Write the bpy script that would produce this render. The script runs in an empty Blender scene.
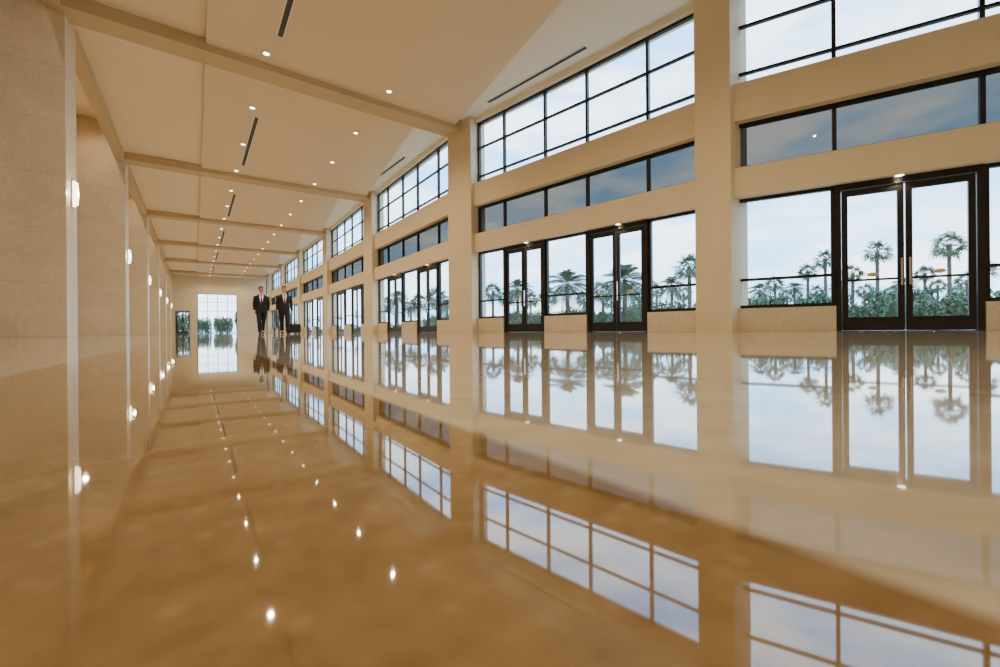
import bpy, bmesh, math, random
from mathutils import Vector, Matrix
random.seed(7)
S=bpy.context.scene; COL=S.collection
F=444.0; CAMH=0.07
SA,CA=0.5664,0.8241
def P(u,v,z=0.0): return Vector((-SA*u+CA*v, CA*u+SA*v, z))
def hor(x): return 330.5-0.008*(x-500)
# ---------------------------------------------------------------- materials
def newmat(name):
    m=bpy.data.materials.new(name); m.use_nodes=True
    nt=m.node_tree; b=nt.nodes['Principled BSDF']; return m,nt,b
def pmat(name,col,rough=0.5,metal=0.0,var=0.0,scale=4.0,emit=None,es=0,spec=None):
    m,nt,b=newmat(name)
    b.inputs['Roughness'].default_value=rough; b.inputs['Metallic'].default_value=metal
    if spec is not None: b.inputs['Specular IOR Level'].default_value=spec
    tc=nt.nodes.new('ShaderNodeTexCoord'); n=nt.nodes.new('ShaderNodeTexNoise')
    n.inputs['Scale'].default_value=scale; n.inputs['Detail'].default_value=5
    nt.links.new(tc.outputs['Object'],n.inputs['Vector'])
    r=nt.nodes.new('ShaderNodeValToRGB')
    r.color_ramp.elements[0].position=.3; r.color_ramp.elements[1].position=.7
    r.color_ramp.elements[0].color=[c*(1-var) for c in col]+[1]
    r.color_ramp.elements[1].color=[min(1,c*(1+var)) for c in col]+[1]
    nt.links.new(n.outputs['Fac'],r.inputs['Fac']); nt.links.new(r.outputs['Color'],b.inputs['Base Color'])
    if emit: b.inputs['Emission Color'].default_value=list(emit)+[1]; b.inputs['Emission Strength'].default_value=es
    return m
def uvnodes(nt):
    g=nt.nodes.new('ShaderNodeNewGeometry')
    out=[]
    for vec in ((-SA,CA,0),(CA,SA,0)):
        d=nt.nodes.new('ShaderNodeVectorMath'); d.operation='DOT_PRODUCT'
        d.inputs[1].default_value=vec; nt.links.new(g.outputs['Position'],d.inputs[0]); out.append(d.outputs['Value'])
    sp=nt.nodes.new('ShaderNodeSeparateXYZ'); nt.links.new(g.outputs['Position'],sp.inputs[0])
    return g,out[0],out[1],sp.outputs['Z']
def joint(nt,val,off,size,w):
    a=nt.nodes.new('ShaderNodeMath'); a.operation='ADD'; a.inputs[1].default_value=off+1000*size
    nt.links.new(val,a.inputs[0])
    m=nt.nodes.new('ShaderNodeMath'); m.operation='MODULO'; m.inputs[1].default_value=size; nt.links.new(a.outputs[0],m.inputs[0])
    l=nt.nodes.new('ShaderNodeMath'); l.operation='LESS_THAN'; l.inputs[1].default_value=w; nt.links.new(m.outputs[0],l.inputs[0])
    return l.outputs[0]
def stone(name,c0,c1,rough,ju=None,jv=None,jz=None,jc=None,scale=3.0,ior=1.5,w=0.006,jw=0.6,speck=None,fine=14,fw=.45):
    m,nt,b=newmat(name)
    g,u,v,z=uvnodes(nt)
    n=nt.nodes.new('ShaderNodeTexNoise'); n.inputs['Scale'].default_value=scale; n.inputs['Detail'].default_value=8; n.inputs['Roughness'].default_value=.6; n.inputs['Distortion'].default_value=.6
    nt.links.new(g.outputs['Position'],n.inputs['Vector'])
    n2=nt.nodes.new('ShaderNodeTexNoise'); n2.inputs['Scale'].default_value=scale*fine; n2.inputs['Detail'].default_value=6
    nt.links.new(g.outputs['Position'],n2.inputs['Vector'])
    av=nt.nodes.new('ShaderNodeMath'); av.operation='MULTIPLY_ADD'; av.inputs[1].default_value=fw
    mm=nt.nodes.new('ShaderNodeMath'); mm.operation='MULTIPLY'; mm.inputs[1].default_value=1-fw
    nt.links.new(n.outputs['Fac'],mm.inputs[0]); nt.links.new(n2.outputs['Fac'],av.inputs[0]); nt.links.new(mm.outputs[0],av.inputs[2])
    r=nt.nodes.new('ShaderNodeValToRGB'); r.color_ramp.elements[0].position=.38; r.color_ramp.elements[1].position=.62
    r.color_ramp.elements[0].color=list(c0)+[1]; r.color_ramp.elements[1].color=list(c1)+[1]
    nt.links.new(av.outputs[0],r.inputs['Fac'])
    cur=r.outputs['Color']; js=[]
    if speck:
        vo=nt.nodes.new('ShaderNodeTexVoronoi'); vo.inputs['Scale'].default_value=speck[0]; nt.links.new(g.outputs['Position'],vo.inputs['Vector'])
        lt=nt.nodes.new('ShaderNodeMapRange'); lt.inputs['From Min'].default_value=.08; lt.inputs['From Max'].default_value=.3; lt.inputs['To Min'].default_value=.3; lt.inputs['To Max'].default_value=0
        nt.links.new(vo.outputs['Distance'],lt.inputs['Value'])
        mx=nt.nodes.new('ShaderNodeMix'); mx.data_type='RGBA'; nt.links.new(lt.outputs['Result'],mx.inputs['Factor']); nt.links.new(cur,mx.inputs['A']); mx.inputs['B'].default_value=list(speck[1])+[1]; cur=mx.outputs['Result']
    if ju: js.append(joint(nt,u,ju[0],ju[1],w))
    if jv: js.append(joint(nt,v,jv[0],jv[1],w))
    if jz: js.append(joint(nt,z,jz[0],jz[1],w))
    for j in js:
        mx=nt.nodes.new('ShaderNodeMix'); mx.data_type='RGBA'
        f=nt.nodes.new('ShaderNodeMath'); f.operation='MULTIPLY'; f.inputs[1].default_value=jw; nt.links.new(j,f.inputs[0])
        nt.links.new(f.outputs[0],mx.inputs['Factor']); nt.links.new(cur,mx.inputs['A']); mx.inputs['B'].default_value=list(jc)+[1]
        cur=mx.outputs['Result']
    nt.links.new(cur,b.inputs['Base Color'])
    b.inputs['Roughness'].default_value=rough; b.inputs['IOR'].default_value=ior
    return m
def glass(name,tint,refl=.5):
    m=bpy.data.materials.new(name); m.use_nodes=True; nt=m.node_tree; nt.nodes.clear()
    o=nt.nodes.new('ShaderNodeOutputMaterial'); mx=nt.nodes.new('ShaderNodeMixShader')
    t=nt.nodes.new('ShaderNodeBsdfTransparent'); t.inputs[0].default_value=list(tint)+[1]
    g=nt.nodes.new('ShaderNodeBsdfGlossy'); g.inputs['Roughness'].default_value=.02; g.inputs[0].default_value=(.95,.97,1,1)
    f=nt.nodes.new('ShaderNodeLayerWeight'); f.inputs['Blend'].default_value=.5
    p=nt.nodes.new('ShaderNodeMath'); p.operation='POWER'; p.inputs[1].default_value=5; nt.links.new(f.outputs['Facing'],p.inputs[0])
    q=nt.nodes.new('ShaderNodeMath'); q.operation='MULTIPLY_ADD'; q.inputs[1].default_value=refl; q.inputs[2].default_value=.05; nt.links.new(p.outputs[0],q.inputs[0])
    nt.links.new(q.outputs[0],mx.inputs[0]); nt.links.new(t.outputs[0],mx.inputs[1]); nt.links.new(g.outputs[0],mx.inputs[2]); nt.links.new(mx.outputs[0],o.inputs[0])
    return m
M_light=stone('cream_marble_floor',(.52,.425,.29),(.72,.61,.45),.03,ju=(0,.61),jv=(-.155,.61),jc=(.3,.22,.14),scale=2.0,ior=1.7,w=.004,jw=.6,fw=.3)
M_brown=stone('golden_brown_marble',(.235,.135,.045),(.37,.235,.095),.028,ju=(.2,.61),jc=(.17,.11,.04),scale=11,ior=1.65,w=.002,jw=.25,speck=(70,(.5,.38,.21)),fine=7,fw=.25)
M_pier=stone('beige_stone_cladding',(.56,.45,.305),(.68,.56,.395),.35,jz=(0,1.2),jc=(.40,.31,.20),scale=1.2,w=.014,jw=.5)
M_paint=pmat('warm_plaster',(.69,.56,.37),.7,var=.02,scale=1)
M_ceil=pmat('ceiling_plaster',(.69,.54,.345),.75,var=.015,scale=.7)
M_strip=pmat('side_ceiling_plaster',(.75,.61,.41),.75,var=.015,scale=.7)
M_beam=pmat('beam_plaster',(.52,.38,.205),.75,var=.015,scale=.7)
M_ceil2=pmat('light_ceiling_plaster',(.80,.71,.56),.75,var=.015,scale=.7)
M_frame=pmat('dark_bronze_frame',(.018,.014,.012),.35,.4,var=.2)
M_glass=glass('clear_glass',(.93,.97,.98),.2)
M_tint=glass('grey_tinted_glass',(.27,.265,.25),.15)
M_steel=pmat('brushed_steel',(.6,.6,.6),.25,1.0,var=.05)
M_gold=pmat('brass_plate',(.62,.55,.33),.45,.2,var=.1)
M_white=pmat('white_trim',(.8,.75,.65),.5)
M_lamp=pmat('lamp_lens',(1,1,1),.4,emit=(1,.9,.72),es=14)
M_sconce=pmat('sconce_glow',(1,1,1),.4,emit=(1,.86,.62),es=6)
M_slot=pmat('dark_slot',(.05,.04,.03),.7)
M_ground=pmat('pavement',(.40,.38,.34),.8,var=.1,scale=.5)
M_trunk=pmat('palm_bark',(.075,.06,.05),.9,var=.35,scale=6)
M_frond=pmat('palm_leaf',(.04,.09,.045),.6,var=.4,scale=2)
M_leaf=pmat('shrub_leaf',(.03,.085,.04),.6,var=.5,scale=3)
M_suit=pmat('black_wool',(.012,.012,.016),.8,var=.2,scale=30)
M_suit2=pmat('charcoal_wool',(.014,.013,.016),.8,var=.2,scale=30)
M_skin=pmat('skin',(.55,.30,.19),.5,var=.05)
M_shirt=pmat('white_cotton',(.9,.9,.9),.7)
M_tie=pmat('dark_tie',(.05,.02,.03),.5); M_tie2=pmat('red_brown_tie',(.25,.05,.04),.5)
M_hair=pmat('dark_hair',(.02,.014,.01),.6,var=.3,scale=40)
M_shoe=pmat('black_leather',(.01,.01,.01),.25)
M_case=pmat('black_case',(.012,.012,.013),.4)
M_wood=pmat('red_wood_frame',(.25,.07,.03),.4); M_paper=pmat('poster_paper',(.5,.38,.25),.7,var=.3,scale=5)
# ---------------------------------------------------------------- mesh helpers
def obj(name,me,parent=None,**k):
    o=bpy.data.objects.new(name,me); COL.objects.link(o)
    if parent: o.parent=parent
    for a,b in k.items(): o[a]=b
    return o
def meshof(name,verts,faces,mats,midx=None,smooth=False):
    me=bpy.data.meshes.new(name); me.from_pydata([tuple(v) for v in verts],[],faces)
    for m in (mats if isinstance(mats,(list,tuple)) else [mats]): me.materials.append(m)
    if smooth:
        for p in me.polygons: p.use_smooth=True
    me.update()
    bm=bmesh.new(); bm.from_mesh(me); bmesh.ops.recalc_face_normals(bm,faces=bm.faces); bm.to_mesh(me); bm.free()
    return me
BF=[(0,1,2,3),(7,6,5,4),(0,4,5,1),(1,5,6,2),(2,6,7,3),(3,7,4,0)]
class Line:
    """plan line from A to B ((u,v) pairs); s along, d outward"""
    def __init__(s,A,B):
        s.A=P(*A); s.B=P(*B); s.L=(s.B-s.A).length; s.t=(s.B-s.A)/s.L; s.n=Vector((s.t.y,-s.t.x,0))
    def pt(s,a,d,z): return s.A+s.t*a+s.n*d+Vector((0,0,z))
    def px(s,x,d=0):
        r=Vector(((x-500)/F,1,0)); A=s.A+s.n*d
        det=s.t.x*(-r.y)-(-r.x)*s.t.y
        return ((-A.x)*(-r.y)-(-r.x)*(-A.y))/det
def boxes(name,line,bl,mat,parent=None,**k):
    V=[];Fc=[]
    for (s0,s1,d0,d1,z0,z1) in bl:
        o=len(V)
        for z in (z0,z1):
            for (a,d) in ((s0,d0),(s1,d0),(s1,d1),(s0,d1)): V.append(line.pt(a,d,z))
        Fc+=[tuple(i+o for i in f) for f in BF]
    c=sum((Vector(v) for v in V),Vector())/len(V); c.z=min(v.z for v in V)
    if parent: c=parent.location.copy()+ (parent.parent.location if parent.parent else Vector())
    me=meshof(name,[v-c for v in V],Fc,mat)
    o=obj(name,me,parent,**k)
    if not parent: o.location=c
    return o
def prism(name,pts,z0,z1,mat,**k):
    n=len(pts); V=[P(u,v,z0) for u,v in pts]+[P(u,v,z1) for u,v in pts]
    Fc=[tuple(range(n)),tuple(range(n,2*n))]+[(i,(i+1)%n,(i+1)%n+n,i+n) for i in range(n)]
    return obj(name,meshof(name,V,Fc,mat),**k)
# ---------------------------------------------------------------- right facade
Hs=.50; H1=2.87; H2=3.5; H3=4.5; H4=5.3; H5=7.5; HC=7.66
cols=[((4.98,9.54),(5.80,9.54)),((13.5,8.2),(14.75,7.95)),((23.6,8.03),(24.8,7.95)),((33.8,8.1),(35.0,8.1)),((44,8.1),(45.2,8.1)),((54.2,8.1),(55.4,8.1)),((64.4,8.1),(65.6,8.1))]
N0=(-4.0,13.4); NE=(70,8.1)
starts=[N0]+[c[1] for c in cols]; ends=[c[0] for c in cols]+[NE]
for i,(a,b) in enumerate(cols):
    ln=Line(a,b)
    boxes('column',ln,[(0,ln.L,-.14,.55,0,HC+.1)],M_paint,kind='structure',label='tall square beige plastered column between window bays',category='column')
wn=[0]; dn=[0]
tn=[0]
W=.07
def window(line,s0,s1,z0,z1,divs,rails,gm,label):
    wn[0]+=1
    d0,d1=.20,.30
    bl=[(s0,s1,d0,d1,z0,z0+W),(s0,s1,d0,d1,z1-W,z1),(s0,s0+W,d0,d1,z0+W,z1-W),(s1-W,s1,d0,d1,z0+W,z1-W)]
    for s in divs: bl.append((s-W/2,s+W/2,d0,d1,z0+W,z1-W))
    xs=[s0+W]+[q for s in divs for q in (s-W/2,s+W/2)]+[s1-W]
    for z in rails:
        for i in range(0,len(xs),2): bl.append((xs[i],xs[i+1],d0+.01,d1-.01,z-.028,z+.028))
    w=boxes('window_%d'%wn[0],line,bl,M_frame,kind='structure',label=label,category='window')
    boxes('glass',line,[(s0+W*.7,s1-W*.7,.245,.255,z0+W*.7,z1-W*.7)],gm,w)
    return w
def door(line,s0,s1,z1):
    dn[0]+=1
    d0,d1=.16,.30
    D=boxes('door_%d'%dn[0],line,[(s0,s0+.09,d0,d1,0,z1),(s1-.09,s1,d0,d1,0,z1),(s0+.09,s1-.09,d0,d1,z1-.12,z1),(s0+.09,s1-.09,d0,d1,0,.012)],M_frame,kind='structure',label='dark bronze framed double glass entrance door',category='door')
    mid=(s0+s1)/2
    for (a,b,hs) in ((s0+.1,mid-.01,-1),(mid+.01,s1-.1,1)):
        st=.095
        lf=boxes('door_leaf',line,[(a,a+st,.19,.25,.015,z1-.13),(b-st,b,.19,.25,.015,z1-.13),(a+st,b-st,.19,.25,z1-.25,z1-.13),(a+st,b-st,.19,.25,.015,.27)],M_frame,D)
        boxes('glass',line,[(a+st*.8,b-st*.8,.215,.225,.25,z1-.23)],M_glass,lf)
        hx=(b-st/2) if hs<0 else (a+st/2)
        boxes('pull_handle',line,[(hx-.015,hx+.015,.11,.14,.85,1.35),(hx-.012,hx+.012,.14,.19,.9,.93),(hx-.012,hx+.012,.14,.19,1.27,1.3)],M_steel,lf)
        boxes('push_bar',line,[(a+st*.6,b-st*.6,.15,.18,.96,1.0),(a+st*.6,a+st*.6+.03,.18,.19,.95,1.01),(b-st*.6-.03,b-st*.6,.18,.19,.95,1.01)],M_frame,lf)
        cx=(a+b)/2; V=[]
        for dd in (.2,.214):
            for k in range(20):
                t=2*math.pi*k/20; V.append(line.pt(cx+.085*math.cos(t),dd,1.08+.04*math.sin(t))-D.location)
        Fc=[tuple(range(20)),tuple(range(20,40))]+[(k,(k+1)%20,(k+1)%20+20,k+20) for k in range(20)]
        obj('medallion',meshof('medallion',V,Fc,M_gold),lf)
for bi,(a,b) in enumerate(zip(starts,ends)):
    ln=Line(a,b); L=ln.L
    if bi==0:
        c3=ln.px(985,.2); c4=ln.px(836,.2); cuts=[0,c3-3.6,c3-1.6,c3,c4,L]
    elif bi==7: cuts=[0,1.0,2.8,L]
    else:
        l2=Line(starts[1],ends[1]); q=[l2.px(x,.2)/l2.L for x in (649,588,546,505)]
        cuts=[0]+[k*L for k in q]+[L]
    tn[0]+=1
    boxes('trim_%d'%tn[0],ln,[(0,L,0,.5,H1,H2)],M_paint,kind='structure',label='beige plastered horizontal beam over the doors',category='beam')
    tn[0]+=1
    boxes('trim_%d'%tn[0],ln,[(0,L,0,.5,H3,H4)],M_paint,kind='structure',label='beige plastered horizontal beam below the clerestory',category='beam')
    tn[0]+=1
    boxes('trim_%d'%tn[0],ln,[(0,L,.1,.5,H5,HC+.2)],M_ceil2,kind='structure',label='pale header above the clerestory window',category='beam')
    sl=[]
    for i in range(len(cuts)-1):
        if i%2==0: sl.append((cuts[i],cuts[i+1],.12,.45,0,Hs))
    tn[0]+=1
    boxes('trim_%d'%tn[0],ln,sl,M_pier,kind='structure',label='low beige stone sill wall under the windows',category='sill')
    for i in range(len(cuts)-1):
        if i%2==0: window(ln,cuts[i],cuts[i+1],Hs,H1,[],[1.12],M_glass,'dark-framed tall glazed window beside the entrance doors')
        else: door(ln,cuts[i],cuts[i+1],H1)
    window(ln,0,L,H2,H3,cuts[1:-1],[],M_tint,'dark-framed band window with grey tinted glass')
    window(ln,0,L,H4,H5,cuts[1:-1],[H4+.28,H4+1.3],M_glass,'dark-framed tall clerestory window grid')
# ---------------------------------------------------------------- floor
right=[N0]+[p for c in cols for p in c]+[NE]
right=[(u,v+.45) for u,v in right]; right[-1]=(70.5,8.55); right[0]=(-5,14.3)
V=[];Fc=[];mi=[]
def poly(pts,m):
    o=len(V); V.extend(P(u,v,0) for u,v in pts); Fc.append(tuple(range(o,o+len(pts)))); mi.append(m)
poly([(-5,-4.2),(70.5,-4.2),(70.5,-.26),(-5,-.26)],0)
poly([(-5,-.26),(70.5,-.26),(70.5,.155),(-5,.155)],1)
poly([(-5,.155),(70.5,.155)]+right[::-1],0)
me=bpy.data.meshes.new('floor'); me.from_pydata([tuple(v) for v in V],[],Fc); me.materials.append(M_light); me.materials.append(M_brown)
for p,i in zip(me.polygons,mi):
    p.material_index=i
    if p.normal.z<0: p.flip()
fl=obj('floor',me,kind='structure',label='highly polished cream marble floor with golden brown inlay band',category='floor')
s=140
gm=meshof('ground',[(-s,-60,-.06),(s,-60,-.06),(s,220,-.06),(-s,220,-.06)],[(0,1,2,3)],M_ground)
for p in gm.polygons:
    if p.normal.z<0: p.flip()
obj('ground',gm,kind='structure',label='flat paved ground outside the building',category='ground')
# ---------------------------------------------------------------- ceiling
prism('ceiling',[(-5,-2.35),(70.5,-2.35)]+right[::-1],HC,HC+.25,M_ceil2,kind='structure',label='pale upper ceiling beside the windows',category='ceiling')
prism('ceiling.001',[(-5,-4.2),(70.5,-4.2),(70.5,-2.35),(-5,-2.35)],8.8,9.0,M_ceil2,kind='structure',label='raised pale ceiling over the side recess',category='ceiling')
beams=[(3.4,4.8),(13.7,14.3),(24.1,24.2),(34.5,34.4),(44.9,44.6),(55.2,54.8),(65.5,65)]
edges=[(-4.6,-4.6)]+beams+[(70.3,70.3)]
for i in range(len(edges)-1):
    def lu(t,v): return t[0]+(t[1]-t[0])*(v+2.35)/10.3
    vn=6.45; vf=7.75
    if i==len(edges)-2: vf=7
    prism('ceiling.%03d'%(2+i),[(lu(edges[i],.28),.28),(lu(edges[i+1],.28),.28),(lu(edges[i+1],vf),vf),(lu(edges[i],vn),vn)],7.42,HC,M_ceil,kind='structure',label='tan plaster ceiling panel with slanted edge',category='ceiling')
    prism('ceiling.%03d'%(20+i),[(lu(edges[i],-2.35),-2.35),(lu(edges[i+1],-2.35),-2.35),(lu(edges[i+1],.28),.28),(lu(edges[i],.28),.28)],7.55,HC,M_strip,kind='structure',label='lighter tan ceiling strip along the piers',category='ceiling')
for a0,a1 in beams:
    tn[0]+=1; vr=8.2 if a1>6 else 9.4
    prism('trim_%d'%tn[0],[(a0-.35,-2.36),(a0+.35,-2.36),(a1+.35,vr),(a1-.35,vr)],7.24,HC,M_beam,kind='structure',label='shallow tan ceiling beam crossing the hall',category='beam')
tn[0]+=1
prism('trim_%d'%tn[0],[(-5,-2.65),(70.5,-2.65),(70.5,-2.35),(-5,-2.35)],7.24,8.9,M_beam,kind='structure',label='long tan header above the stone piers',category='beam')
# ---------------------------------------------------------------- left wall, piers, end walls
prism('wall_left',[(-5,-4.1),(70.5,-4.1),(70.5,-3.85),(-5,-3.85)],0,8.9,M_pier,kind='structure',label='beige stone wall behind the piers',category='wall')
prism('wall_back',[(-5,-4.1),(-4.7,-4.1),(-4.7,14.3),(-5,14.3)],0,8.9,M_paint,kind='structure',label='plain beige end wall',category='wall')
piers=[13.65+10.4*k for k in range(0,6)]
for u in piers:
    prism('column',[(u,-3.85),(u+1.1,-3.85),(u+1.1,-2.35),(u,-2.35)],0,8.8,M_pier,kind='structure',label='tall beige stone clad pier with wall lamp',category='column')
EN=Line((70,-4.1),(70,8.6))
def e(v): return v+4.1
WV=4.75
boxes('wall_end',EN,[(e(-4.1),e(-2.0),-.3,0,0,8.9),(e(-2.0),e(-.5),-.3,0,2.9,8.9),(e(-.5),e(.3),-.3,0,0,8.9),(e(.3),e(WV),-.3,0,5.2,8.9),(e(WV),e(8.6),-.3,0,0,8.9)],M_paint,kind='structure',label='beige end wall with tall window',category='wall')
L2=Line((69.75,-4.1),(69.75,8.6)); L2.n=P(1,0)
w=window(L2,e(.3),e(WV),.05,5.2,[e(.3)+(WV-.3)*k/4 for k in (1,2,3)],[1.2,2.9,4.1],M_glass,'tall dark-framed grid window in the end wall')
door(L2,e(-2.0),e(-.5),2.9)
fr=prism('framed_poster',[(22.5,-3.85),(23.9,-3.85),(23.9,-3.80),(22.5,-3.80)],1.05,2.35,M_wood,label='red-brown wood framed poster hanging in the wall recess',category='picture')
pp=prism('poster',[(22.6,-3.80),(23.8,-3.80),(23.8,-3.795),(22.6,-3.795)],1.15,2.25,M_paper); pp.parent=fr
# ---------------------------------------------------------------- fixtures
def ringmesh():
    V=[];Fc=[];n=20
    for (r,z) in ((.09,0),(.12,0),(.125,-.012),(.09,-.012),(.08,.0)):
        for k in range(n): t=2*math.pi*k/n; V.append((r*math.cos(t),r*math.sin(t),z))
    for a in range(4):
        for k in range(n): Fc.append((a*n+k,a*n+(k+1)%n,(a+1)*n+(k+1)%n,(a+1)*n+k))
    return meshof('downlight_trim',V,Fc,M_white,smooth=True)
RM=ringmesh()
n=20; LM=meshof('lamp_lens',[(.085*math.cos(2*math.pi*k/n),.085*math.sin(2*math.pi*k/n),-.006) for k in range(n)],[tuple(range(n))],M_lamp)
def spot(parent,en,size=2.6,col=(1,.82,.57),loc=(0,0,-.05),rad=.025):
    l=bpy.data.lights.new('lamp_bulb','SPOT'); l.energy=en; l.spot_size=size; l.spot_blend=.7; l.color=col; l.shadow_soft_size=rad
    o=bpy.data.objects.new('lamp_bulb',l); COL.objects.link(o); o.parent=parent; o.location=loc; return o
def downlight(u,v,z,en,grp,size=2.6,sc=.85):
    o=obj('recessed_downlight',RM,label='small round recessed ceiling downlight, lit',category='downlight',group=grp); o.location=P(u,v,z-.003); o.scale=(sc,)*3
    obj('lamp_lens',LM,o)
    if en: spot(o,en,size)
    return o
for k in range(-4,17):
    u=13.1+3.42*k
    for v in (1.6,4.95):
        if k==-1 and v>3: continue
        downlight(u,v,7.42,265,'downlights in the ceiling panels')
for k in range(0,6):
    for du in (2.8,5.9,8.8): downlight(piers[k]+du-0.0,-3.05,8.8,120,'downlights over the wall recess')
for k in range(3): downlight(3.5+3.3*k,-3.05,8.8,100,'downlights over the wall recess')
for bi in (0,1,2):
    ln=Line(starts[bi],ends[bi])
    if bi==0: ss=[ln.px(901,.06)]
    elif bi==1: ss=[ln.px(x,.06) for x in (618,526)]
    else: ss=[ln.L*.27,ln.L*.70]
    for q in ss:
        o=obj('recessed_downlight',RM,label='small round downlight under the door beam, lit',category='downlight',group='downlights under the door beam')
        o.location=ln.pt(q,.1,H1-.003); o.scale=(.75,)*3
        obj('lamp_lens',LM,o); spot(o,20,2.2)
def diffuser(u0,v0,u1,v1,z):
    a=P(u0,v0,z); b=P(u1,v1,z); t=(b-a).normalized(); nn=Vector((t.y,-t.x,0))*.06
    V=[a-nn,b-nn,b+nn,a+nn]; V=V+[q+Vector((0,0,-.012)) for q in V]
    o=obj('air_diffuser',meshof('air_diffuser',[q-a for q in V],BF,M_slot),label='long narrow dark slot air diffuser in the ceiling',category='vent',group='slot air diffusers'); o.location=a
    V2=[];n3=nn*1.35
    for s_ in (1,-1):
        c0=a+nn*s_; c1=b+nn*s_; c2=b+n3*s_; c3=a+n3*s_
        V2+= [c0,c1,c2,c3]+[q+Vector((0,0,-.016)) for q in (c0,c1,c2,c3)]
    obj('slot_trim',meshof('slot_trim',[q-a for q in V2],BF+[tuple(i+8 for i in f) for f in BF],M_white),o)
def ipx(x,y,z):
    h=hor(x)-y; zc=F*(z-CAMH)/h; X=(x-500)/F*zc; return (-SA*X+CA*zc, CA*X+SA*zc)
a1=ipx(243,165,7.42); a2=ipx(260,118,7.42)
vm=(a1[1]+a2[1])/2
for k in range(-1,5):
    b=10.3*k
    diffuser(a2[0]+b,vm,a1[0]+b,vm,7.417)
for (x0,y0,x1,y1) in ((490,102,588,47),(372,182,406,157)):
    diffuser(*ipx(x0,y0,HC),*ipx(x1,y1,HC),HC-.003)
def sconce(u):
    o=bpy.data.objects.new('wall_sconce',None); COL.objects.link(o); o.location=P(u,-2.35,3.05); o.rotation_euler=(0,0,math.radians(34.5))
    o['label']='lit half-round white glass wall lamp on a stone pier'; o['category']='wall lamp'; o['group']='pier wall lamps'
    n=14;V=[];Fc=[]
    prof=[(.03,0),(.085,.05),(.095,.3),(.085,.55),(.03,.6)]
    for r,z in prof:
        for k in range(n+1): t=-math.pi/2+math.pi*k/n; V.append((r*math.cos(t)+.03,r*math.sin(t),z))
    for a in range(len(prof)-1):
        for k in range(n): Fc.append((a*(n+1)+k,a*(n+1)+k+1,(a+1)*(n+1)+k+1,(a+1)*(n+1)+k))
    obj('lamp_shade',meshof('lamp_shade',V,Fc,M_sconce,smooth=True),o)
    V=[(0,-.1,-.04),(.03,-.1,-.04),(.03,.1,-.04),(0,.1,-.04),(0,-.1,.64),(.03,-.1,.64),(.03,.1,.64),(0,.1,.64)]
    obj('back_plate',meshof('back_plate',V,BF,M_steel),o)
    l=bpy.data.lights.new('lamp_bulb','POINT'); l.energy=14; l.color=(1,.84,.6); l.shadow_soft_size=.05
    p=bpy.data.objects.new('lamp_bulb',l); COL.objects.link(p); p.parent=o; p.location=(.2,0,.3)
for u in piers: sconce(u+.55)
# ---------------------------------------------------------------- plants
def palm_crown(seed,R,droop,feather):
    rnd=random.Random(seed); V=[];Fc=[]
    nfr=34 if not feather else 36
    for i in range(nfr):
        az=i*2.399+rnd.uniform(-.25,.25)
        lo=-55 if not feather else -40
        el=math.asin(max(-1,min(1,math.sin(math.radians(88))+(math.sin(math.radians(lo))-1)*(i/nfr))))+math.radians(rnd.uniform(-9,9))
        d=Vector((math.cos(az)*math.cos(el),math.sin(az)*math.cos(el),math.sin(el)))
        side=Vector((-math.sin(az),math.cos(az),0))
        rr=R*rnd.uniform(.85,1.1)
        def cur(t): return d*(rr*t)+Vector((0,0,-droop*rr*t*t))
        w=.02
        o=len(V); V+= [side*w,-side*w,cur(.5)-side*w,cur(.5)+side*w]; Fc.append((o,o+1,o+2,o+3))
        if feather:
            N=15
            for j in range(N):
                t=.2+.8*j/(N-1); c=cur(t); tg=(cur(min(1.05,t+.05))-cur(t-.05)).normalized()
                ll=rr*.36*math.sin(math.pi*(.15+.8*t))
                for sg in (1,-1):
                    e_=c+(side*sg*.85+tg*.6+Vector((0,0,-.35))).normalized()*ll
                    o=len(V); V+=[c+tg*.05,c-tg*.05,e_]; Fc.append((o,o+1,o+2))
        else:
            tw=rnd.uniform(-.9,.9)
            base=cur(.5); tg=(cur(.55)-cur(.45)).normalized(); sd=(side*math.cos(tw)+tg.cross(side)*math.sin(tw))
            N=11
            for j in range(N):
                a=math.radians(-100+200*j/(N-1)); ll=rr*.5*(.75+.25*math.cos(a))*rnd.uniform(.85,1.1)
                dirn=tg*math.cos(a)+sd*math.sin(a)
                m_=base+dirn*ll*.55; e_=base+dirn*ll+Vector((0,0,-ll*.3))
                pw=(sd*math.cos(a)-tg*math.sin(a))*.035*R
                o=len(V); V+=[base,m_-pw,e_,m_+pw]; Fc.append((o,o+1,o+2,o+3))
    return meshof('crown',V,Fc,M_frond)
def trunk_mesh(seed):
    rnd=random.Random(seed); V=[];Fc=[];n=10;lev=26
    lx=rnd.uniform(-.03,.03)
    for i in range(lev):
        t=i/(lev-1); r=.17-.05*t+(.025 if i%2 else 0)+(.07*(1-t)**8)+(.05*max(0,t-.85)/.15)
        for k in range(n): a=2*math.pi*k/n; V.append((r*math.cos(a)+lx*t*t*4,r*math.sin(a),t))
    for i in range(lev-1):
        for k in range(n): Fc.append((i*n+k,i*n+(k+1)%n,(i+1)*n+(k+1)%n,(i+1)*n+k))
    Fc.append(tuple(range((lev-1)*n,lev*n)))
    return meshof('trunk',V,Fc,M_trunk)
crowns=[palm_crown(1,1.45,.15,False),palm_crown(2,1.35,.1,False),palm_crown(3,2.0,.55,True)]
trunks=[trunk_mesh(5),trunk_mesh(6)]
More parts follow.
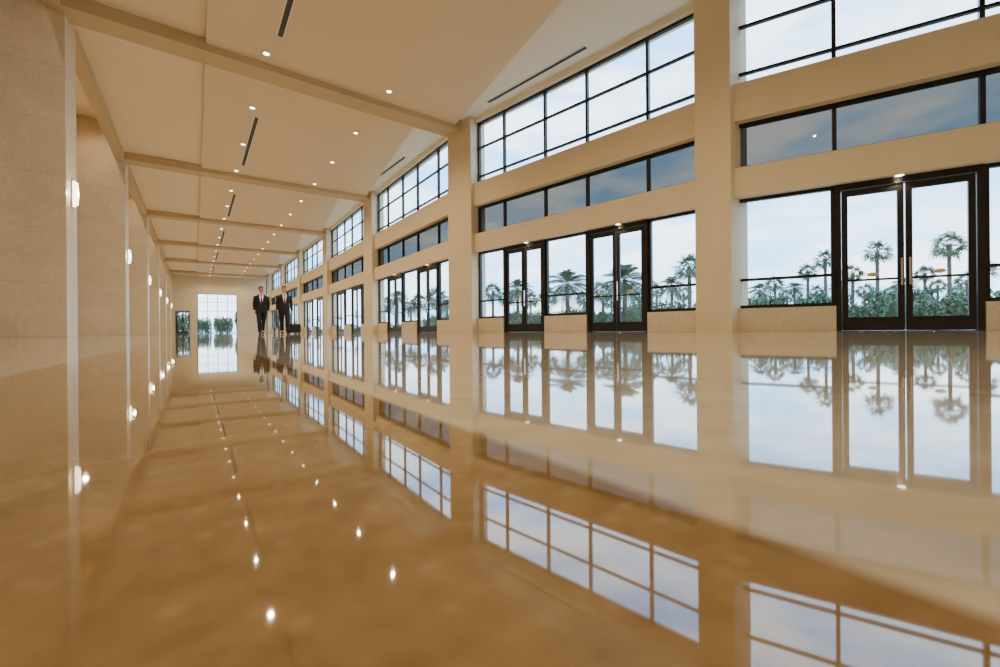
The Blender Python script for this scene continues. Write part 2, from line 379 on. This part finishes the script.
def palm(x,ytop,z,kind=0,sc=1.0):
    h=(hor(x)-ytop)*z/F+CAMH
    loc=Vector(((x-500)/F*z,z,-.06))
    e_=bpy.data.objects.new('palm_tree',None); COL.objects.link(e_); e_.location=loc; e_.rotation_euler=(0,0,random.uniform(0,6.28))
    e_['label']='green fan palm with slim brown trunk outside the windows' if kind<2 else 'green feather palm with arching fronds outside the windows'
    e_['category']='palm tree'; e_['group']='palm trees outside'
    top=h-(1.25*sc if kind<2 else 1.2*sc)
    t=obj('trunk',random.choice(trunks),e_); t.scale=(1,1,top)
    c=obj('crown',crowns[kind],e_); c.location=(0,0,top-.05); c.scale=(sc,)*3
for a in [(950,228,38,0,1.1),(878,236,42,1,1.1),(853,262,46,0,.9),(826,246,45,1,1.0),(808,261,50,0,.9),(775,272,50,1,1),(795,279,54,2,.8),(925,262,48,1,.9),(905,274,44,2,.8),(985,255,43,1,1.0),(968,268,48,0,1.0),(760,280,46,2,.8),(840,278,52,2,.8),(1030,245,38,0,1.1),
          (865,281,60,0,1.0),(938,276,60,1,1.0),(787,287,64,0,1.0),(817,282,66,1,1.1),(892,283,64,0,1.1),(957,282,66,1,1.1),
          (625,258,30,2,1.2),(568,264,35,2,1.25),(690,249,36,1,1.1),(672,273,44,2,.9),(603,278,48,0,1.1),(640,283,54,1,1.1),(548,284,50,0,1.0),(518,275,42,2,1.0),(493,278,52,1,1.2),(584,288,60,1,1.1),(657,281,62,0,1.0),(531,289,66,1,1.2),(506,288,70,0,1.2),(612,291,68,1,1.2),(684,284,66,0,1.1),
          (437,284,64,0,1.5),(420,290,72,1,1.4),(398,288,76,2,1.3),(447,295,54,2,1.0),(385,294,84,0,1.5),(411,297,62,2,1.0)]:
    palm(*a)
def shrub_mesh(seed):
    rnd=random.Random(seed); V=[];Fc=[]
    blobs=[(Vector((-.75+1.5*i/10+rnd.uniform(-.08,.08),rnd.uniform(-.3,.3),rnd.uniform(.25,.62))),rnd.uniform(.3,.4)) for i in range(11)]
    for i in range(3000):
        c,r=rnd.choice(blobs)
        d=Vector((rnd.gauss(0,1),rnd.gauss(0,1),rnd.gauss(0,1))).normalized()
        p=c+d*r*rnd.uniform(.55,1.05)
        if p.z<0.02: continue
        a=Vector((rnd.gauss(0,1),rnd.gauss(0,1),rnd.gauss(0,1))).normalized(); b=a.cross(d).normalized() if a.cross(d).length>.01 else Vector((1,0,0))
        s1=rnd.uniform(.045,.08); o=len(V)
        V+=[p-a*s1,p-b*s1*.6,p+a*s1,p+b*s1*.6]; Fc.append((o,o+1,o+2,o+3))
    for k in range(5):
        x=rnd.uniform(-.4,.4);y=rnd.uniform(-.2,.2);o=len(V)
        V+=[(x-.02,y,0),(x+.02,y,0),(x*1.2,y*1.2,.5)]; Fc.append((o,o+1,o+2))
    return meshof('shrub',V,Fc,M_leaf)
shr=[shrub_mesh(11),shrub_mesh(12),shrub_mesh(13)]
def shrub(u,v,s,h,rz=None):
    o=obj('shrub',random.choice(shr),label='dense leafy green shrub outside the building',category='shrub',group='hedge of shrubs outside')
    o.location=P(u,v,-.06); o.scale=(s,s,h); o.rotation_euler=(0,0,random.choice((0,3.1416))+math.radians(124.5) if rz is None else rz)
u=2
while u<75:
    shrub(u,23,1.2,random.uniform(1.1,1.6)); u+=2.7
u=-4
while u<95:
    shrub(u,44,2.1,random.uniform(2.8,4.2)); u+=4.9
for k in range(6): shrub(84,-2+2.9*k,1.3,random.uniform(2.6,4.4),math.radians(34.5))
# ---------------------------------------------------------------- people
def ring_loft(V,Fc,rings,n=14):
    o=len(V)
    for (cx,cy,cz,rx,ry) in rings:
        for k in range(n): t=2*math.pi*k/n; V.append(Vector((cx+rx*math.cos(t),cy+ry*math.sin(t),cz)))
    for i in range(len(rings)-1):
        for k in range(n): Fc.append((o+i*n+k,o+i*n+(k+1)%n,o+(i+1)*n+(k+1)%n,o+(i+1)*n+k))
    Fc.append(tuple(o+k for k in reversed(range(n)))); Fc.append(tuple(o+(len(rings)-1)*n+k for k in range(n)))
def tube(V,Fc,pts,rad,n=10):
    pts=[Vector(p) for p in pts]; o=len(V); m=len(pts)
    for i,p in enumerate(pts):
        d=(pts[min(i+1,m-1)]-pts[max(i-1,0)]).normalized()
        a=d.cross(Vector((0.3,1,.1))).normalized(); b=d.cross(a)
        for k in range(n): t=2*math.pi*k/n; V.append(p+a*rad[i]*math.cos(t)+b*rad[i]*math.sin(t))
    for i in range(m-1):
        for k in range(n): Fc.append((o+i*n+k,o+i*n+(k+1)%n,o+(i+1)*n+(k+1)%n,o+(i+1)*n+k))
    Fc.append(tuple(o+k for k in reversed(range(n)))); Fc.append(tuple(o+(m-1)*n+k for k in range(n)))
def ball(V,Fc,c,rx,ry,rz,n=14,m=9):
    rings=[]
    for i in range(m):
        t=math.pi*(i+.5)/m; rings.append((c[0],c[1],c[2]-rz*math.cos(t),rx*math.sin(t),ry*math.sin(t)))
    ring_loft(V,Fc,rings,n)
def remeshed(name,V,Fc,mat,vox,parent):
    me=meshof(name+'_raw',V,Fc,mat); o=bpy.data.objects.new('tmp',me); COL.objects.link(o)
    r=o.modifiers.new('r','REMESH'); r.mode='VOXEL'; r.voxel_size=vox; r.use_smooth_shade=True
    s_=o.modifiers.new('s','SMOOTH'); s_.iterations=3; s_.factor=.5
    dg=bpy.context.evaluated_depsgraph_get(); m2=bpy.data.meshes.new_from_object(o.evaluated_get(dg)); m2.name=name
    bpy.data.objects.remove(o)
    if not m2.materials: m2.materials.append(mat)
    return obj(name,m2,parent)
JR=[(0,.0,.80,.205,.15),(0,0,.9,.20,.145),(0,0,1.02,.185,.135),(0,0,1.14,.172,.128),(0,0,1.28,.195,.138),(0,0,1.38,.205,.130),(0,.005,1.45,.19,.105),(0,.01,1.50,.12,.085),(0,.015,1.535,.075,.07)]
def yf(z,x):
    for a,b in zip(JR,JR[1:]):
        if z<=b[2] or b is JR[-1]:
            t=max(0,min(1,(z-a[2])/(b[2]-a[2])))
            cy=a[1]+(b[1]-a[1])*t; rx=a[3]+(b[3]-a[3])*t; ry=a[4]+(b[4]-a[4])*t
            return cy-ry*math.sqrt(max(0.05,1-(x/rx)**2))
def person(loc,rot,legs,arms,headyaw,suit,tiemat,label,hair=M_hair,h=1.0):
    root=bpy.data.objects.new('person',None); COL.objects.link(root); root.location=loc; root.rotation_euler=(0,0,rot); root.scale=(h,)*3
    root['label']=label; root['category']='person'; root['group']='two men walking in suits'
    HC_=Vector((0,-.015,1.69))
    V=[];Fc=[]
    ring_loft(V,Fc,[(0,0,.86,.14,.09),(0,0,1.0,.14,.09),(0,0,1.15,.13,.085),(0,0,1.3,.16,.1),(0,0,1.43,.16,.085),(0,0,1.49,.09,.06),(0,-.005,1.54,.058,.055),(0,-.01,1.62,.055,.058)])
    R=Matrix.Rotation(headyaw,4,'Z')
    HV=[];HF=[]
    ring_loft(HV,HF,[(0,-.045,-.115,.02,.018),(0,-.035,-.10,.042,.045),(0,-.022,-.075,.056,.066),(0,-.012,-.04,.066,.082),(0,-.004,0,.073,.093),(0,0,.04,.076,.098),(0,.002,.075,.07,.09),(0,.004,.105,.048,.064),(0,.005,.12,.02,.028)],18)
    tube(HV,HF,[(0,-.09,.02),(0,-.108,-.01),(0,-.116,-.028),(0,-.095,-.036)],[.007,.010,.014,.010],8)
    tube(HV,HF,[(-.024,-.083,-.063),(0,-.093,-.062),(.024,-.083,-.063)],[.006,.009,.006],8)
    for sx in (1,-1):
        ball(HV,HF,(sx*.077,.008,-.008),.011,.02,.032,8,6)
        tube(HV,HF,[(sx*.014,-.09,.026),(sx*.034,-.09,.03),(sx*.052,-.078,.024)],[.007,.008,.006],8)
    o=len(V); V+=[R@v+HC_ for v in HV]; Fc+=[tuple(i+o for i in f) for f in HF]
    for hip,knee,ank in legs: tube(V,Fc,[hip,Vector(hip).lerp(Vector(knee),.5),knee,Vector(knee).lerp(Vector(ank),.35),ank],[.085,.07,.052,.05,.036])
    for a in legs:
        k=Vector(a[2]); tube(V,Fc,[k+Vector((0,.03,-.02)),k+Vector((0,-.06,-.045)),k+Vector((0,-.16,-.06))],[.035,.035,.025])
    for sh,el,wr in arms:
        tube(V,Fc,[sh,Vector(sh).lerp(Vector(el),.5),el,wr],[.05,.043,.036,.026])
        w_=Vector(wr); d=(w_-Vector(el)).normalized(); sx=1 if w_.x>0 else -1
        fwd=Vector((0,-1,0)); fwd=(fwd-d*fwd.dot(d)).normalized(); inn=Vector((-sx,0,0))
        for q in (-.027,-.009,.009,.027):
            tube(V,Fc,[w_,w_+d*.05+fwd*q,w_+d*.09+fwd*q],[.018,.014,.012],8)
            ln_=.085-abs(q+.009)*.7
            b0=w_+d*.09+fwd*q
            tube(V,Fc,[b0,b0+d*ln_*.45+inn*.008,b0+d*ln_*.72+inn*.028,b0+d*ln_*.8+inn*.045],[.0105,.0095,.0085,.007],8)
        tube(V,Fc,[w_+d*.03+fwd*.02,w_+d*.06+fwd*.05+inn*.01,w_+d*.095+fwd*.058+inn*.02],[.014,.011,.009],8)
    body=remeshed('body',V,Fc,M_skin,.0075,root)
    for sx in (1,-1):
        EV=[];EF=[]; ball(EV,EF,(0,0,0),.011,.007,.007,10,6)
        obj('eye',meshof('eye',[R@(v+Vector((sx*.031,-.092,.008)))+HC_ for v in EV],EF,M_hair,smooth=True),root)
    V=[];Fc=[]
    ring_loft(V,Fc,[(0,.052,-.05,.058,.048),(0,.036,-.01,.075,.066),(0,.026,.03,.083,.078),(0,.018,.062,.083,.086),(0,.006,.09,.078,.094),(0,.005,.12,.056,.07),(0,.006,.135,.022,.03)],18)
    remeshed('hair',[R@v+HC_ for v in V],Fc,hair,.008,root)
    V=[];Fc=[]
    ring_loft(V,Fc,[(0,0,.84,.13,.105),(0,0,.92,.165,.12),(0,0,1.02,.16,.115),(0,0,1.06,.15,.11)])
    for hip,knee,ank in legs:
        hip=Vector(hip);knee=Vector(knee);ank=Vector(ank)
        tube(V,Fc,[hip+Vector((0,0,.03)),hip.lerp(knee,.5),knee,knee.lerp(ank,.5),ank+Vector((0,0,.0))],[.105,.09,.074,.068,.066],14)
    remeshed('trousers',V,Fc,suit,.014,root)
    V=[];Fc=[]
    ring_loft(V,Fc,JR,20)
    for sh,el,wr in arms:
        sh=Vector(sh);el=Vector(el);wr=Vector(wr)
        tube(V,Fc,[sh*1.0+Vector((0,0,.01)),sh.lerp(el,.5),el,el.lerp(wr,.55),wr],[.072,.064,.056,.05,.044],14)
    remeshed('jacket',V,Fc,suit,.012,root)
    V=[];Fc=[]; rows=11
    for i in range(rows):
        t=i/(rows-1); z=1.12+(1.54-1.12)*t; hw=.004+.075*min(1,t/.8)**.8*(1 if t<.85 else .85)
        for k in range(5):
            x=hw*(-1+k/2); V.append(Vector((x,yf(z,x)-.010,z)))
    for i in range(rows-1):
        for k in range(4): a=i*5+k; Fc.append((a,a+1,a+6,a+5))
    ring_loft(V,Fc,[(0,.0,1.515,.068,.066),(0,-.004,1.56,.062,.062)],16)
    obj('shirt',meshof('shirt',V,Fc,M_shirt,smooth=False),root)
    V=[];Fc=[]
    for i,(z,hw) in enumerate(((1.13,.006),(1.20,.026),(1.34,.023),(1.48,.015),(1.50,.022),(1.535,.02))):
        V+=[Vector((-hw,yf(z,hw)-.018,z)),Vector((hw,yf(z,hw)-.018,z)),Vector((hw,yf(z,hw)-.008,z)),Vector((-hw,yf(z,hw)-.008,z))]
        if i: 
            for k in range(4): Fc.append(((i-1)*4+k,(i-1)*4+(k+1)%4,i*4+(k+1)%4,i*4+k))
    obj('tie',meshof('tie',V,Fc,tiemat),root)
    for sx in (1,-1):
        V=[];Fc=[]
        pr=[(1.10,.0,.012),(1.22,.034,.075),(1.36,.062,.115),(1.385,.066,.092),(1.46,.075,.105),(1.53,.066,.085)]
        for i,(z,x0,x1) in enumerate(pr):
            for x in (x0,x1): 
                xx=min(x,.07 if z>1.5 else x)
                V+=[Vector((sx*x,yf(z,xx)-.016,z)),Vector((sx*x,yf(z,xx)+.004,z))]
            if i:
                a=(i-1)*4;b=i*4
                for p_,q_ in ((0,2),(2,3),(3,1),(1,0)): Fc.append((a+p_,a+q_,b+q_,b+p_))
        obj('lapel',meshof('lapel',V,Fc,suit),root)
    for sh,el,wr in arms:
        V=[];Fc=[]; w_=Vector(wr); d=(w_-Vector(el)).normalized()
        tube(V,Fc,[w_-d*.02,w_+d*.015],[.034,.034],12); obj('shirt_cuff',meshof('shirt_cuff',V,Fc,M_shirt),root)
    for hip,knee,ank in legs:
        a=Vector(ank); lift=a.z-.09
        V=[];Fc=[]
        tilt=0.0 if lift<.02 else .3
        ring=[]
        def foot(z,sx_,y0,y1): ring.append((0,(y0+y1)/2,z,sx_,(y1-y0)/2))
        foot(-.09,.047,-.205,.062);foot(-.075,.050,-.21,.065);foot(-.05,.047,-.195,.064);foot(-.03,.042,-.13,.06);foot(.0,.038,-.045,.052);foot(.02,.037,-.035,.05)
        ring_loft(V,Fc,ring,18)
        RR=Matrix.Rotation(tilt,4,'X')
        obj('shoe',meshof('shoe',[RR@v+a for v in V],Fc,M_shoe,smooth=True),root)
    return root
def gpos(x,z): return Vector(((x-500)/F*z,z,0))
zA=16.9
legsA=[((-.09,-.02,.92),(-.08,-.18,.50),(-.06,-.26,.09)),((.09,0,.92),(.075,.03,.50),(.05,.24,.15))]
armsA=[((-.19,.0,1.435),(-.235,.06,1.15),(-.225,-.04,.90)),((.19,0,1.435),(.24,.06,1.15),(.23,.0,.89))]
pa=person(gpos(261.5,zA),math.radians(30),legsA,armsA,math.radians(25),M_suit,M_tie,'man in black suit, white shirt and dark tie walking mid-stride')
legsB=[((-.09,0,.92),(-.085,.03,.50),(-.06,.24,.15)),((.09,-.02,.92),(.095,-.17,.50),(.08,-.25,.09))]
armsB=[((-.19,.0,1.435),(-.24,.05,1.16),(-.24,-.04,.90)),((.19,0,1.435),(.25,.08,1.16),(.275,.08,.90))]
pb=person(gpos(284.5,zA),math.radians(32),legsB,armsB,math.radians(-15),M_suit2,M_tie2,'man in dark suit and reddish tie walking with wheeled case')
case=bpy.data.objects.new('wheeled_case',None); COL.objects.link(case)
case.location=pb.location+Matrix.Rotation(math.radians(32),4,'Z')@Vector((.28,.12,0)); case.rotation_euler=(0,0,math.radians(32))
case['label']='black wheeled business case pulled by its telescopic handle'; case['category']='suitcase'
bm=bmesh.new(); bmesh.ops.create_cube(bm,size=1); bmesh.ops.scale(bm,verts=bm.verts,vec=(.44,.26,.34)); bmesh.ops.bevel(bm,geom=bm.edges[:],offset=.03,segments=3,affect='EDGES'); bmesh.ops.translate(bm,verts=bm.verts,vec=(0.08,0.02,.22))
me=bpy.data.meshes.new('case_body'); bm.to_mesh(me); bm.free(); me.materials.append(M_case); obj('case_body',me,case)
V=[];Fc=[]; 
for x in (-.06,.06): tube(V,Fc,[(x,-.02,.385),(x,-.03,.77)],[.008,.008],8)
tube(V,Fc,[(-.07,-.03,.775),(.07,-.03,.775)],[.014,.014],8); obj('telescopic_handle',meshof('telescopic_handle',V,Fc,M_steel),case)
for x in (-.09,.25):
    V=[];Fc=[]; tube(V,Fc,[(x-.02,.1,.04),(x+.02,.1,.04)],[.04,.04],14); obj('wheel',meshof('wheel',V,Fc,M_slot),case)
    V=[];Fc=[]; ring_loft(V,Fc,[(x,-.08,0,.02,.02),(x,-.08,.06,.02,.02)],10); obj('case_foot',meshof('case_foot',V,Fc,M_slot),case)
V=[];Fc=[]; 
tube(V,Fc,[(0,0.05,.385),(.02,0.05,.42),(.14,0.05,.42),(.16,0.05,.385)],[.01]*4,8); obj('carry_handle',meshof('carry_handle',V,Fc,M_case),case)
# ---------------------------------------------------------------- sky
wd=bpy.data.worlds.new('sky'); S.world=wd; wd.use_nodes=True; nt=wd.node_tree; bg=nt.nodes['Background']
tc=nt.nodes.new('ShaderNodeTexCoord'); sp=nt.nodes.new('ShaderNodeSeparateXYZ'); nt.links.new(tc.outputs['Generated'],sp.inputs[0])
r=nt.nodes.new('ShaderNodeValToRGB'); r.color_ramp.elements[0].position=0; r.color_ramp.elements[0].color=(.36,.66,1,1)
r.color_ramp.elements[1].position=.6; r.color_ramp.elements[1].color=(.26,.54,1,1); nt.links.new(sp.outputs['Z'],r.inputs['Fac'])
mp=nt.nodes.new('ShaderNodeMapping'); mp.inputs['Scale'].default_value=(2,2,6); nt.links.new(tc.outputs['Generated'],mp.inputs[0])
nz=nt.nodes.new('ShaderNodeTexNoise'); nz.inputs['Scale'].default_value=2.6; nz.inputs['Detail'].default_value=7; nt.links.new(mp.outputs[0],nz.inputs[0])
cr=nt.nodes.new('ShaderNodeValToRGB'); cr.color_ramp.elements[0].position=.40; cr.color_ramp.elements[1].position=.62; nt.links.new(nz.outputs['Fac'],cr.inputs[0])
mx=nt.nodes.new('ShaderNodeMix'); mx.data_type='RGBA'; nt.links.new(cr.outputs['Color'],mx.inputs['Factor']); nt.links.new(r.outputs['Color'],mx.inputs['A']); mx.inputs['B'].default_value=(.84,.92,1,1)
nt.links.new(mx.outputs['Result'],bg.inputs[0]); bg.inputs[1].default_value=5.6
# ---------------------------------------------------------------- camera
cd=bpy.data.cameras.new('camera'); cam=bpy.data.objects.new('camera',cd); COL.objects.link(cam)
cd.sensor_width=36; cd.lens=36*F/1000; cd.clip_start=.01; cd.clip_end=600
cd.shift_y=-.003
cam.matrix_world=Matrix.Translation((0,0,CAMH))@Matrix.Rotation(math.pi/2,4,'X')@Matrix.Rotation(math.radians(-.46),4,'Z')
cd.dof.use_dof=True; cd.dof.focus_distance=9; cd.dof.aperture_fstop=5.6
S.camera=cam
